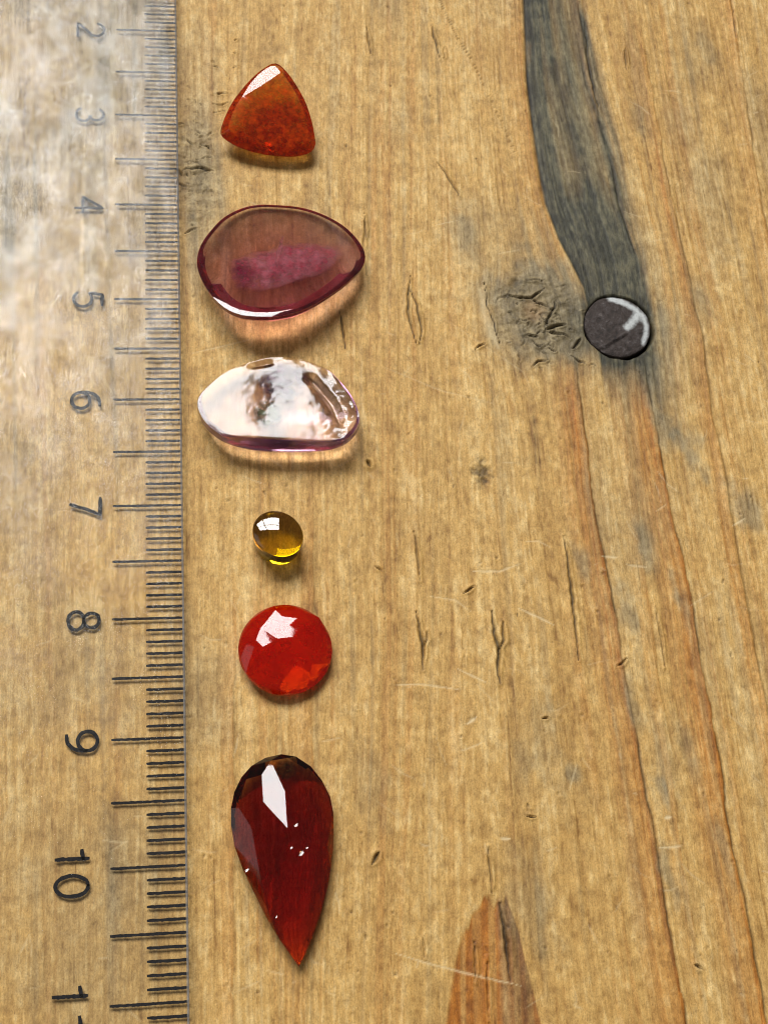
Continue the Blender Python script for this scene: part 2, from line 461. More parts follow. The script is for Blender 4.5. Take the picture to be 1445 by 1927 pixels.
    C([(918, 1590), (922, 1640), (926, 1680)], 3.5, .75); C([(940, 1700), (951, 1760), (955, 1800), (960, 1850)], 6, .9)
    C([(893, 1770), (896, 1850)], 3, .6); C([(917, 1800), (918, 1927)], 3, .5); C([(797, 1760), (800, 1805)], 3, .5)
    C([(986, 1534), (1010, 1537)], 3, .7); C([(1305, 1816), (1322, 1826)], 4, .7); C([(1018, 1352), (1034, 1350)], 3, .6)
    C([(1158, 1252), (1168, 1250), (1178, 1238)], 3.5, .6)
    C([(1378, 20), (1384, 70)], 4, .8); C([(1174, 90), (1178, 130)], 4, .6)
    C([(1100, 40), (1108, 120), (1128, 215)], 6, .85, .15); C([(1150, 300), (1164, 380), (1196, 480)], 5, .6, .1)
    # knot cracks
    rs0 = random.Random(12)
    for pts, wp in (([(948, 553), (972, 558), (998, 562), (1008, 556), (1024, 543)], 7), ([(1000, 562), (1022, 575), (1034, 578)], 5),
                    ([(1044, 566), (1042, 585), (1030, 602), (1025, 618)], 6), ([(1026, 620), (1045, 612), (1064, 610)], 8),
                    ([(988, 628), (1004, 634), (1014, 636)], 6), ([(1020, 625), (1058, 628), (1076, 638)], 5), ([(1080, 655), (1094, 636)], 7),
                    ([(1000, 692), (1012, 680), (1030, 678)], 5), ([(1075, 668), (1085, 678), (1102, 684)], 5),
                    ([(912, 533), (916, 572), (928, 612), (940, 645)], 4), ([(892, 660), (905, 648), (918, 643)], 5),
                    ([(985, 528), (1010, 526), (1025, 532)], 4), ([(975, 600), (990, 606)], 4), ([(1032, 655), (1048, 662)], 4),
                    ([(998, 640), (1014, 652), (1024, 648)], 4)):
        C(pts, wp * .62, .95, .35, .22)
    for k in range(60):
        a = rs0.uniform(0, 6.28); r = abs(rs0.gauss(0, 55)); x, y = 1015 + r * math.cos(a), 600 + .95 * r * math.sin(a); L = rs0.uniform(6, 22); b = rs0.gauss(0, .7)
        C([(x, y), (x + L * .5 * math.cos(b), y + L * .5 * math.sin(b)), (x + L * math.cos(b + .5), y + L * math.sin(b + .5))], rs0.uniform(2, 3), rs0.uniform(.3, .75), .15, .15)
    # cracks beside the ruler
    for pts, wp in (([(345, 322), (352, 316), (372, 316), (402, 320)], 8), ([(350, 325), (356, 332)], 6), ([(334, 318), (342, 330)], 8),
                    ([(332, 234), (346, 231)], 5), ([(345, 440), (372, 426)], 4), ([(338, 345), (352, 352)], 5),
                    ([(400, 195), (418, 198), (432, 192)], 4), ([(398, 177), (420, 176), (437, 175)], 4), ([(402, 212), (424, 208)], 3),
                    ([(440, 100), (448, 101)], 4), ([(438, 128), (450, 127)], 3), ([(402, 124), (412, 126)], 4), ([(440, 77), (446, 75)], 4),
                    ([(376, 270), (392, 276), (400, 282)], 4), ([(372, 300), (398, 296)], 3), ([(370, 245), (380, 252)], 4), ([(352, 262), (362, 272)], 4)):
        C(pts, wp * .65, .9, .25, .2)
    for k in range(50):
        x, y = rs0.gauss(368, 22), rs0.gauss(290, 70)
        if x < 338: continue
        L = rs0.uniform(5, 16); b = rs0.gauss(0, .5)
        C([(x, y), (x + L * .5 * math.cos(b), y + L * .5 * math.sin(b)), (x + L * math.cos(b + .5), y + L * math.sin(b + .5))], rs0.uniform(1.8, 2.8), rs0.uniform(.2, .6), .12, .12)
    # row of small tool marks
    p0 = [(828, 0), (838, 25), (850, 48), (858, 66), (873, 90), (890, 118), (905, 150), (930, 200), (950, 240), (968, 285)]
    for k in range(46):
        t = (k / 45) ** 1.1 * (len(p0) - 1); i = min(int(t), len(p0) - 2); f = t - i
        x = p0[i][0] * (1 - f) + p0[i + 1][0] * f; y = p0[i][1] * (1 - f) + p0[i + 1][1] * f
        if k % 7 == 5: continue
        seg([(x - 3, y + 1.5), (x + 3, y - 1.5)], 3, .55 * (1 - .5 * k / 45), .08, wobble=0)
    seg([(903, 545), (910, 590), (925, 630), (938, 655)], 14, 0, 0, .35)
    # crumbled dark spot
    cx, cy_ = at(907, 890)[:2]
    rs = np.hypot((X - cx) / 1.0, (Y - cy_) / 1.5)
    sp = sst(1.15, .25, rs + (fbm(X * 2.5, Y * 2.5, 191, 4) - .5) * 1.5)
    A['dark'] += .72 * sp; Z -= .2 * sp * fbm(X * 4, Y * 4, 193)
    # ring stains
    for (a, b, ra, rb, am) in ((1275, 240, 36, 52, .26), (1300, 195, 22, 40, .18), (935, 100, 60, 60, .22), (600, 70, 44, 40, .16), (1180, 150, 22, 95, .25)):
        ex, ey = at(a, b)[:2]
        r = np.hypot((X - ex) / (ra / 17), (Y - ey) / (rb / 15)) + (fbm(X * .5, Y * .5, int(a)) - .5) * .35
        A['stain'] += am * sst(1.05, .92, r) * (.55 + .45 * sst(.6, .95, r))
    # specks
    rs_ = random.Random(4)
    for k in range(150):
        x = rs_.uniform(345, 1440); y = rs_.uniform(0, 1927)
        L = rs_.choice([2, 3, 4, 8]); a = rs_.gauss(1.45, .3)
        seg([(x, y), (x + L * math.cos(a), y + L * math.sin(a))], rs_.uniform(2.5, 5), rs_.uniform(.25, .7), .08, wobble=0)
    # fine dark hair-lines along the grain
    for k in range(70):
        x = rs_.uniform(345, 1440); y = rs_.uniform(0, 1900); L = rs_.uniform(30, 120)
        sl2 = 0.02 + .13 * max(0, (x - 850) / 500)
        seg([(x, y), (x + sl2 * L * .5, y + L * .5), (x + sl2 * L, y + L)], 2.0, rs_.uniform(.15, .4), .04, wobble=.06)
    # pale scratches
    for (pts, wp, s) in (([(735, 1288), (790, 1288), (870, 1298)], 2.5, .5), ([(975, 1145), (1010, 1160), (1042, 1176)], 3, .6), ([(860, 1258), (890, 1272), (915, 1285)], 3, .6),
                         ([(745, 1795), (850, 1825), (980, 1855)], 2.5, .55), ([(890, 1075), (940, 1075), (978, 1062)], 3, .5), ([(940, 1578), (958, 1578)], 4, .8),
                         ([(1240, 1596), (1285, 1592)], 3, .6), ([(1130, 1046), (1165, 1050)], 3, .6), ([(1178, 1062), (1216, 1068)], 3, .5), ([(1250, 1540), (1262, 1537)], 5, .8),
                         ([(880, 1362), (895, 1350)], 4, .7), ([(810, 1122), (855, 1128), (885, 1150)], 2.5, .4), ([(1378, 990), (1400, 975)], 3, .6),
                         ([(360, 665), (470, 640)], 2.5, .35), ([(820, 590), (985, 700), (1010, 760)], 2.5, .2), ([(720, 690), (830, 735), (930, 760)], 2.5, .25)):
        seg(pts, wp * 1.35, 0, .03, s, wobble=.05)
    for k in range(190):
        x = rs_.uniform(0, 1440); y = rs_.uniform(120, 1927); L = rs_.uniform(8, 60); a = rs_.gauss(.2, .9); b = a + rs_.gauss(0, .25)
        x1, y1 = x + L * .5 * math.cos(a), y + L * .5 * math.sin(a)
        seg([(x, y), (x1, y1), (x1 + L * .5 * math.cos(b), y1 + L * .5 * math.sin(b))], rs_.uniform(2.2, 3.4), 0, .02, rs_.uniform(.12, .42), wobble=.04)
    # --- hole of the nail
    hole = sst(.22, -.12, rn - (NAIL_R + .03 + .40 * (fbm(np.cos(ang) * 3 + 5, np.sin(ang) * 3 + 5, 201, 3) - .5)
                             + .16 * np.cos(ang + .9)))
    Z = Z * (1 - hole) - 1.3 * hole
    A['dark'] = np.maximum(A['dark'], .95 * hole)
    # torn lip round the hole
    Z += .14 * np.exp(-((rn - NAIL_R - .55) / .3) ** 2) * (fbm(np.cos(ang) * 4, np.sin(ang) * 4, 203) - .3)
    for k in A: A[k] = np.clip(A[k], 0, 1)
    fib = np.clip(fib, 0, 1)
    # --- mesh: relief on top, plain sides and underside
    ny, nx = X.shape
    edge = np.minimum(np.minimum(X - X.min(), X.max() - X), np.minimum(Y - Y.min(), Y.max() - Y))
    Z *= sst(0, 3, edge)
    nv = nx * ny
    co = np.empty((nv + 4, 3), np.float32)
    co[:nv, 0] = X.ravel(); co[:nv, 1] = Y.ravel(); co[:nv, 2] = Z.ravel()
    xa, xb, ya, yb = GX[0], GX[-1], GY[0], GY[-1]
    co[nv:] = [(xa, ya, -24), (xb, ya, -24), (xb, yb, -24), (xa, yb, -24)]
    idx = np.arange(nv).reshape(ny, nx)
    q = np.stack([idx[:-1, :-1], idx[:-1, 1:], idx[1:, 1:], idx[1:, :-1]], -1).reshape(-1, 4)
    loops = [q.ravel()]; starts = [np.arange(len(q)) * 4]; n0 = len(q) * 4
    b = nv
    polys = [list(idx[0, ::-1]) + [b, b + 1], list(idx[::-1, -1]) + [b + 1, b + 2], list(idx[-1, :]) + [b + 2, b + 3], list(idx[:, 0]) + [b + 3, b], [b + 3, b + 2, b + 1, b]]
    for p in polys:
        starts.append(np.array([n0])); loops.append(np.array(p)); n0 += len(p)
    me = bpy.data.meshes.new('tabletop')
    me.vertices.add(nv + 4); me.vertices.foreach_set('co', (co * MM).ravel())
    L = np.concatenate(loops).astype(np.int32); S = np.concatenate(starts).astype(np.int32)
    me.loops.add(len(L)); me.loops.foreach_set('vertex_index', L)
    me.polygons.add(len(S)); me.polygons.foreach_set('loop_start', S)
    sm = np.zeros(len(S), bool); sm[:len(q)] = True
    me.update(calc_edges=True)
    me.polygons.foreach_set('use_smooth', sm)
    for k, v in list(A.items()) + [('fibre', fib)]:
        a = me.attributes.new(k, 'FLOAT', 'POINT')
        a.data.foreach_set('value', np.concatenate([v.ravel(), np.full(4, .5 if k == 'fibre' else 0)]).astype(np.float32))
    me.materials.append(wood_material())
    me.validate()
    o = obj('tabletop', me)
    tag(o, 'old scratched pine tabletop with a grey weathered streak and a knot', 'tabletop', kind='structure')
    return o
build_tabletop()

# ------------------------------------------------------------------ nail
def build_nail():
    m, nt, bs, out = new_mat('nail_iron')
    vec = mm_coords(nt)
    n = noise(nt, vec, 1.5, 8, .72)
    c = ramp(nt, n, [(.34, lin(22, 17, 15)), (.5, lin(62, 50, 44)), (.58, lin(70, 62, 60)), (.7, lin(118, 106, 100))])
    brk = noise(nt, vec, 4.5, 5, .7)
    p = math_(nt, 'MULTIPLY', attr(nt, 'crescent'), ramp(nt, brk, [(.30, (.35,) * 3), (.44, (1,) * 3)]), True)
    c = mixc(nt, p, c, lin(206, 209, 208))  # paler, smoother crescent along the edge of the head
    nt.links.new(c, bs.inputs['Base Color'])
    nt.links.new(ramp(nt, p, [(0, (.6,) * 3), (1, (.32,) * 3)]), bs.inputs['Roughness'])
    bp = node(nt, 'ShaderNodeBump'); bp.inputs['Strength'].default_value = 1.0; bp.inputs['Distance'].default_value = .0003
    nt.links.new(n, bp.inputs['Height']); nt.links.new(bp.outputs['Normal'], bs.inputs['Normal'])
    cx, cy_ = NAIL
    def zp(x, y):                                   # pixel of the close view to mm about the centre
        q = at(860 + x / 3.284, 480 + y / 3.284, -.05); return np.array([q[0] - cx, q[1] - cy_])
    nr, na = 34, 120
    rr = np.concatenate([np.linspace(0, .93, nr), [.97, .995, 1.0, .98]]) * NAIL_R
    zz = np.concatenate([.12 - .18 * np.linspace(0, .93, nr) ** 3, [-.08, -.13, -.40, -1.35]])
    V = [(0, 0, zz[0])]; P = [0.0]
    strokes = [([(950, 268), (1010, 285), (1070, 320), (1120, 350), (1155, 390)], 34), ([(1155, 390), (1168, 440), (1168, 490), (1150, 545)], 24),
               ([(1120, 350), (1090, 400), (1050, 450)], 36), ([(1110, 345), (1150, 385)], 44)]
    segs = [[(zp(*a), zp(*b), wd / 3.284 / 21) for a, b in zip(s[:-1], s[1:])] for s, wd in strokes]
    segs = [x for s in segs for x in s]
    ra, rb = zp(860, 585), zp(1040, 485); lc = zp(1045, 505)
    def sd(p, a, b):
        ab = b - a; t = min(1, max(0, (p - a) @ ab / (ab @ ab))); return np.linalg.norm(p - a - t * ab)
    for k in range(1, len(rr)):
        for j in range(na):
            a = 2 * math.pi * j / na
            r = rr[k] * (1 + .012 * math.sin(3 * a + 1) + .008 * math.sin(7 * a))
            p = np.array([r * math.cos(a), r * math.sin(a)])
            z = zz[k] + .03 * (fbm(np.array([p[0] * 1.2]), np.array([p[1] * 1.2]), 3, 3)[0] - .5) * 2
            if k < nr + 1:
                z += .10 * math.exp(-(sd(p, ra, rb) / .16) ** 2) + .16 * math.exp(-(np.linalg.norm(p - lc) / .35) ** 2)
                z -= .10 * math.exp(-(sd(p, ra + [.1, -.28], rb + [.1, -.32]) / .16) ** 2)
            V.append((p[0], p[1], z))
            P.append(float(np.clip(max(1.1 - sd(p, a_, b_) / (w_ * .85) for a_, b_, w_ in segs) * 1.25 + 1.2 * (fbm(np.array([p[0] * 3.0]), np.array([p[1] * 3.0]), 5, 4)[0] - .5), 0, 1)) if k < nr + 2 else 0)
    F = [(0, 1 + j, 1 + (j + 1) % na) for j in range(na)]
    for k in range(len(rr) - 2):
        o = 1 + k * na
        F += [(o + j, o + na + j, o + na + (j + 1) % na, o + (j + 1) % na) for j in range(na)]
    F.append([1 + (len(rr) - 2) * na + j for j in range(na)][::-1])
    me = mesh('nail', V, F, m, True)
    recalc(me)
    a = me.attributes.new('crescent', 'FLOAT', 'POINT'); a.data.foreach_set('value', P)
    o = obj('nail', me)
    o.location = (cx * MM, cy_ * MM, -.10 * MM)
    tag(o, 'round dark iron nail head with a white crescent along its edge, sunk in the tabletop', 'nail')
build_nail()

# ------------------------------------------------------------------ ruler
def acrylic(name, haze, gloss_rough, dark=1.0):
    m, nt, bs, out = new_mat(name)
    nt.nodes.remove(bs)
    vec = mm_coords(nt)
    tr = node(nt, 'ShaderNodeBsdfTransparent'); tr.inputs['Color'].default_value = (.985 * dark, .985 * dark, .98 * dark, 1)
    df = node(nt, 'ShaderNodeBsdfDiffuse'); df.inputs['Color'].default_value = (.72, .70, .68, 1)
    gl = node(nt, 'ShaderNodeBsdfGlossy'); gl.inputs['Color'].default_value = (1, 1, 1, 1)
    scr = noise(nt, mm_coords(nt, (2.2, .7, 1)), 2.4, 6, .7)
    big = noise(nt, vec, .16, 4, .6)
    nt.links.new(ramp(nt, big, [(.35, (gloss_rough * .55,) * 3), (.65, (gloss_rough * 1.5,) * 3)]), gl.inputs['Roughness'])
    bp = node(nt, 'ShaderNodeBump'); bp.inputs['Strength'].default_value = .8; bp.inputs['Distance'].default_value = .00005
    nt.links.new(scr, bp.inputs['Height'])
    nt.links.new(bp.outputs['Normal'], gl.inputs['Normal'])
    lw = node(nt, 'ShaderNodeLayerWeight'); lw.inputs['Blend'].default_value = .5
    fr = math_(nt, 'MULTIPLY_ADD', math_(nt, 'POWER', lw.outputs['Facing'], 5.0), .96); fr.node.inputs[2].default_value = .042
    patch = noise(nt, mm_coords(nt, (1, .6, 1)), .45, 6, .7)
    fr = math_(nt, 'MULTIPLY', fr, ramp(nt, patch, [(.36, (.22,) * 3), (.5, (.66,) * 3), (.64, (1.15,) * 3)]))
    h = math_(nt, 'MULTIPLY', ramp(nt, scr, [(.35, (.5,) * 3), (.75, (1.5,) * 3)]), haze)
    m1 = node(nt, 'ShaderNodeMixShader'); nt.links.new(h, m1.inputs[0]); nt.links.new(tr.outputs[0], m1.inputs[1]); nt.links.new(df.outputs[0], m1.inputs[2])
    m2 = node(nt, 'ShaderNodeMixShader'); nt.links.new(fr, m2.inputs[0]); nt.links.new(m1.outputs[0], m2.inputs[1]); nt.links.new(gl.outputs[0], m2.inputs[2])
    nt.links.new(m2.outputs[0], out.inputs['Surface'])
    return m

PRINT_Z = .35
def ribbon(paths, wd, jit, seed, z=0.0, th=.012, taper=False):
    """ink lines with ragged edges, a few hundredths of a millimetre thick; paths in mm"""
    rs = random.Random(seed); V, F = [], []
    for p in paths:
        p = [np.array(q, float) for q in p]
        q = [p[0]]
        for a, b in zip(p[:-1], p[1:]):
            n = max(1, int(np.linalg.norm(b - a) / .18))
            q += [a + (b - a) * k / n for k in range(1, n + 1)]
        o = len(V); n = len(q)
        for i in range(n):
            t = q[min(i + 1, n - 1)] - q[max(i - 1, 0)]; t /= np.linalg.norm(t) + 1e-9
            nn = np.array([-t[1], t[0]])
            e = .72 if i in (0, n - 1) else 1
            a = wd / 2 * e + rs.gauss(0, jit); b = wd / 2 * e + rs.gauss(0, jit)
            c = q[i] + (-t * wd * .25 if i == 0 else t * wd * .25 if i == n - 1 else 0)
            for s, hh in ((a, 0), (-b, 0), (-b, th), (a, th)):
                V.append((c[0] + nn[0] * s, c[1] + nn[1] * s, z + hh))
        for i in range(n - 1):
            k = o + i * 4
            for j in range(4):
                F.append((k + j, k + (j + 1) % 4, k + 4 + (j + 1) % 4, k + 4 + j))
        F.append((o, o + 3, o + 2, o + 1)); k = o + (n - 1) * 4; F.append((k, k + 1, k + 2, k + 3))
    return V, F
def arc(cx, cy_, rx, ry, a0, a1, n=14):
    return [(cx + rx * math.cos(math.radians(a0 + (a1 - a0) * k / n)), cy_ + ry * math.sin(math.radians(a0 + (a1 - a0) * k / n))) for k in range(n + 1)]
GLYPH = {   # strokes in a box 0.66 wide, 1 high
    '0': [arc(.33, .5, .31, .5, 90, 452, 26)],
    '1': [[(.36, 1.0), (.36, 0)], [(.38, .84), (.10, .78)]],
    '2': [arc(.33, .70, .30, .30, 170, -35, 14) + [(.40, .38), (.14, .12), (.03, 0), (.66, 0)]],
    '3': [arc(.32, .74, .26, .26, 150, -80, 12) + arc(.32, .26, .30, .27, 80, -155, 14)],
    '4': [[(.50, 0), (.50, 1.0), (.02, .28), (.68, .28)]],
    '5': [[(.58, 1.0), (.14, 1.0), (.08, .54)] + arc(.32, .32, .31, .32, 125, -150, 16)],
    '6': [[(.55, .97)] + arc(.45, .42, .43, .55, 105, 190, 8) + arc(.34, .31, .31, .31, 180, 540, 22)],
    '7': [[(.03, 1.0), (.64, 1.0), (.44, .55), (.26, 0)]],
    '8': [arc(.33, .75, .25, .25, -90, 270, 20), arc(.33, .26, .31, .26, 90, 450, 22)],
    '9': [[(.12, .03)] + arc(.20, .58, .44, .55, -75, 8, 8) + arc(.33, .69, .31, .31, 0, 360, 22)],
}
def build_ruler():
    root = link(bpy.data.objects.new('ruler', None))
    tag(root, 'clear scratched plastic ruler with black millimetre marks and numbers 2 to 11', 'ruler')
    body_m = acrylic('clear_acrylic', .012, .15)
    edge_m = acrylic('acrylic_edge', .32, .25, .42)
    under_m, nt_, bs_, out_ = new_mat('acrylic_underside')
    nt_.nodes.remove(bs_)
    tr_ = node(nt_, 'ShaderNodeBsdfTransparent'); tr_.inputs['Color'].default_value = (.99, .988, .985, 1)
    nt_.links.new(tr_.outputs[0], out_.inputs['Surface'])
    # section of the ruler: flat underside, sloped measuring edge with a rounded rim
    b, t = PRINT_Z + .03, PRINT_Z + 1.35
    sec = [(.30, b), (.36, b + .10), (.37, b + .52), (.32, b + .68), (.18, b + .78), (-.5, b + .86), (-10.8, t), (-34.6, t), (-34.9, t - .15), (-35.0, t - .5), (-35, b + .1), (-34.9, b)]
    ys = np.concatenate([[9.0, 8.7], np.linspace(7, -137, 49), [-158.7, -159.0]])
    V, F = [], []; n = len(sec)
    for k, y in enumerate(ys):
        for j, (x, z) in enumerate(sec):
            V.append((x, y, z))
    mats = []
    for k in range(len(ys) - 1):
        for j in range(n):
            a = k * n + j; b_ = k * n + (j + 1) % n
            F.append((a, b_, b_ + n, a + n)); mats.append(2 if j == n - 1 else 1 if j in (0, 1, 2, 3, 7, 8, 9, 10) else 0)
    F.append(list(range(n))); F.append([(len(ys) - 1) * n + j for j in range(n)][::-1]); mats += [1, 1]
    me = mesh('ruler_body', V, F, body_m); me.materials.append(edge_m); me.materials.append(under_m)
    me.polygons.foreach_set('material_index', mats)
    recalc(me)
    obj('body', me, root)
    ink = plain('black_ink', (.006, .006, .008), .7, .1, col2=(.016, .015, .017), nscale=5)
    short = []; long_ = []
    for k in range(4):
        Vv, Ff = ribbon([[(.26, 0), (-2.72, 0)]], .235, .012, 50 + k); short.append(mesh('short_tick', Vv, Ff, ink))
        Vv, Ff = ribbon([[(.26, 0), (-5.47, 0)]], .225, .012, 80 + k); long_.append(mesh('long_tick', Vv, Ff, ink))
    for k in range(12, 122):
        me = (long_ if k % 5 == 0 else short)[(k * 7) % 4]
        o = obj('tick_mark', me, root); o.location = (0, -k * MM, PRINT_Z * MM)
    px = {2: (172, 56), 3: (170, 216), 4: (168, 384), 5: (166, 563), 6: (163, 753), 7: (161, 953), 8: (158, 1168), 9: (154, 1395)}
    def numeral(s, cx, cy_):
        H, W = 2.5, 2.5
        strokes = []
        for st in GLYPH[s]:
            # turned a quarter: the head of each figure points to the measuring edge
            strokes.append([(cx - H / 2 + v * H, cy_ + (.33 - u) * W) for u, v in st])
        return strokes
    for k in range(1, 13):
        cx = -8.42; cy_ = -k * 10.0
        if k in px:
            q = at(*px[k], PRINT_Z); cx, cy_ = q[0], q[1]
        if k < 10: st = numeral(str(k), cx, cy_)
        else: st = numeral(str(k)[0], cx, cy_ + .95) + numeral(str(k)[1], cx, cy_ - 1.15)
        Vv, Ff = ribbon(st, .30, .018, 200 + k, PRINT_Z)
        o = obj('numeral', mesh('numeral', Vv, Ff, ink), root)
        o['label'] = 'black printed number %d' % k
build_ruler()

# ------------------------------------------------------------------ gemstones
def smooth_loop(pts, n):
    """closed Catmull-Rom through pts, n points evenly spaced"""
    p = np.array(pts, float); m = len(p); out = []
    for i in range(m):
        a, b, c, d = p[i - 1], p[i], p[(i + 1) % m], p[(i + 2) % m]
        for k in range(12):
            t = k / 12
            out.append(.5 * (2 * b + (c - a) * t + (2 * a - 5 * b + 4 * c - d) * t * t + (3 * b - a - 3 * c + d) * t ** 3))
    o = np.array(out + [out[0]])
    s = np.concatenate([[0], np.cumsum(np.linalg.norm(np.diff(o, axis=0), axis=1))])
    u = np.linspace(0, s[-1], n, endpoint=False)
    return np.stack([np.interp(u, s, o[:, k]) for k in range(o.shape[1])], 1)
def zoomed(pts, ox, oy, s):
    return [(ox + a / s, oy + b / s) for a, b in pts]
def tilted(pts, z0, yc, slope, slope_x=0, xc=0):
    """points of the photograph put on a plane z = z0 + slope*(yc - y) + slope_x*(x - xc)"""
    out = []
    for p in pts:
        z = z0
        for _ in range(12):
            q = at(p[0], p[1], z); z = z0 + slope * (yc - q[1]) + slope_x * (q[0] - xc)
        out.append((q[0], q[1], z))
    return np.array(out)
def stack(rings, cap_top=True, cap_bot=True):
    """faces of a stack of equal rings, bottom ring first"""
    n = len(rings[0]); V = np.concatenate(rings); F = []
    for k in range(len(rings) - 1):
        for j in range(n):
            a, b = k * n + j, k * n + (j + 1) % n
            F.append((a, b, b + n, a + n))
    if cap_bot: F.append(list(range(n))[::-1])
    if cap_top: F.append([(len(rings) - 1) * n + j for j in range(n)])
    return V, F
def place(me_name, obj_name, V, F, mat, label, cat, smooth_angle=None):
    V = np.asarray(V, float)
    c = np.array([V[:, 0].mean(), V[:, 1].mean(), 0.0])
    me = mesh(me_name, V - c, F, mat)
    recalc(me)
    if smooth_angle is not None:
        me.polygons.foreach_set('use_smooth', [True] * len(me.polygons))
        me.set_sharp_from_angle(angle=math.radians(smooth_angle))
    o = obj(obj_name, me)
    o.location = c * MM
    tag(o, label, cat, 'gemstones laid out in a row beside the ruler')
    return o, c
def hull(V):
    bm = bmesh.new()
    for v in V: bm.verts.new(tuple(v))
    r = bmesh.ops.convex_hull(bm, input=bm.verts)
    bmesh.ops.delete(bm, geom=list({g for g in r['geom_interior'] + r['geom_unused'] if isinstance(g, bmesh.types.BMVert)}), context='VERTS')
    bmesh.ops.dissolve_limit(bm, angle_limit=math.radians(.8), verts=bm.verts, edges=bm.edges)
    bm.verts.ensure_lookup_table(); bm.verts.index_update()
    Vv = [tuple(v.co) for v in bm.verts]; Ff = [[v.index for v in f.verts] for f in bm.faces]
    bm.free()
    return np.array(Vv), Ff

def veil_material(name, c0, c1, scale, most):
    """cloudy growth, or a reflection painted as one, inside a stone: fades out toward its edge"""
    m, nt, bs, out = new_mat(name)
    n = noise(nt, mm_coords(nt), scale, 6, .7)
    nt.links.new(ramp(nt, n, [(.35, c0), (.65, c1)]), bs.inputs['Base Color'])
    bs.inputs['Roughness'].default_value = 1; bs.inputs['Specular IOR Level'].default_value = 0
    tl = node(nt, 'ShaderNodeBsdfTranslucent'); nt.links.new(ramp(nt, n, [(.35, c0), (.65, c1)]), tl.inputs['Color'])
    mt = node(nt, 'ShaderNodeMixShader'); mt.inputs[0].default_value = .4
    nt.links.new(bs.outputs[0], mt.inputs[1]); nt.links.new(tl.outputs[0], mt.inputs[2])
    tr = node(nt, 'ShaderNodeBsdfTransparent')
    a = math_(nt, 'MULTIPLY', attr(nt, 'core'), ramp(nt, noise(nt, mm_coords(nt), scale * .8, 5, .65), [(.32, (.1,) * 3), (.62, (most,) * 3)]), True)
    mx = node(nt, 'ShaderNodeMixShader'); nt.links.new(a, mx.inputs[0]); nt.links.new(tr.outputs[0], mx.inputs[1]); nt.links.new(mt.outputs[0], mx.inputs[2])
    nt.links.new(mx.outputs[0], out.inputs['Surface'])
    return m
def veil(parent, cc, ox, oy, S, plane, pts, depth, mat, seed):
    p = tilted(smooth_loop([(ox + a / S, oy + b / S) for a, b in pts], 36), plane[0] - depth, plane[1], plane[2]); q = p.mean(0)
    p = q + (p - q) * (1 + .25 * (fbm(p[:, 0] * 2, p[:, 1] * 2, seed, 3) - .5)[:, None] * [1, 1, 0])
    V = [q]; core = [1.0]; F = []
    lv = (.3, .6, .85, 1.0, .85, .6, .3)
    for k, sc_ in enumerate(lv):
        r = q + (p - q) * sc_
        th = .10 * (1 - sc_ ** 2) * (1 if k < 3 else -1)
        r[:, 2] += th + (fbm(r[:, 0] * 1.3, r[:, 1] * 1.3, seed + 4, 2) - .5) * .25
        V += list(r); core += [min(1.0, 1.3 * (1 - sc_ ** 2))] * 36
    V.append(q - [0, 0, .1]); core.append(1.0)
    F += [(0, 1 + j, 1 + (j + 1) % 36) for j in range(36)]
    for k in range(len(lv) - 1):
        o_ = 1 + k * 36
        F += [(o_ + j, o_ + 36 + j, o_ + 36 + (j + 1) % 36, o_ + (j + 1) % 36) for j in range(36)]
    o_ = 1 + (len(lv) - 1) * 36
    F += [(len(V) - 1, o_ + (j + 1) % 36, o_ + j) for j in range(36)]
    me = mesh('veil', np.array(V) - cc, F, mat, True); recalc(me)
    at_ = me.attributes.new('core', 'FLOAT', 'POINT'); at_.data.foreach_set('value', core)
    return obj('inclusion_or_reflection', me, parent)  # some of these stand in for reflections by colour alone
def chip(parent, cc, px, py, z, size, mat, seed, tilt=None):
    """small flake broken from the surface, its face toward the window"""
    rs = random.Random(seed)
    p = at(px, py, z); n = Vector(tilt or (-.08, .2, 1)).normalized(); u = n.orthogonal().normalized(); v = n.cross(u)
    pts = []
    for k in range(6):
        a = 6.283 * k / 6 + rs.uniform(-.4, .4); r = size * rs.uniform(.5, 1.1)
        d = u * (r * math.cos(a)) + v * (r * math.sin(a) * .55)
        pts.append(tuple(np.array(p) + np.array(d))); pts.append(tuple(np.array(p) + np.array(d * .7 - n * (size * .5))))
    V, F = hull(pts)
    me = mesh('chip', V - cc, F, mat); recalc(me)
    return obj('chip', me, parent)

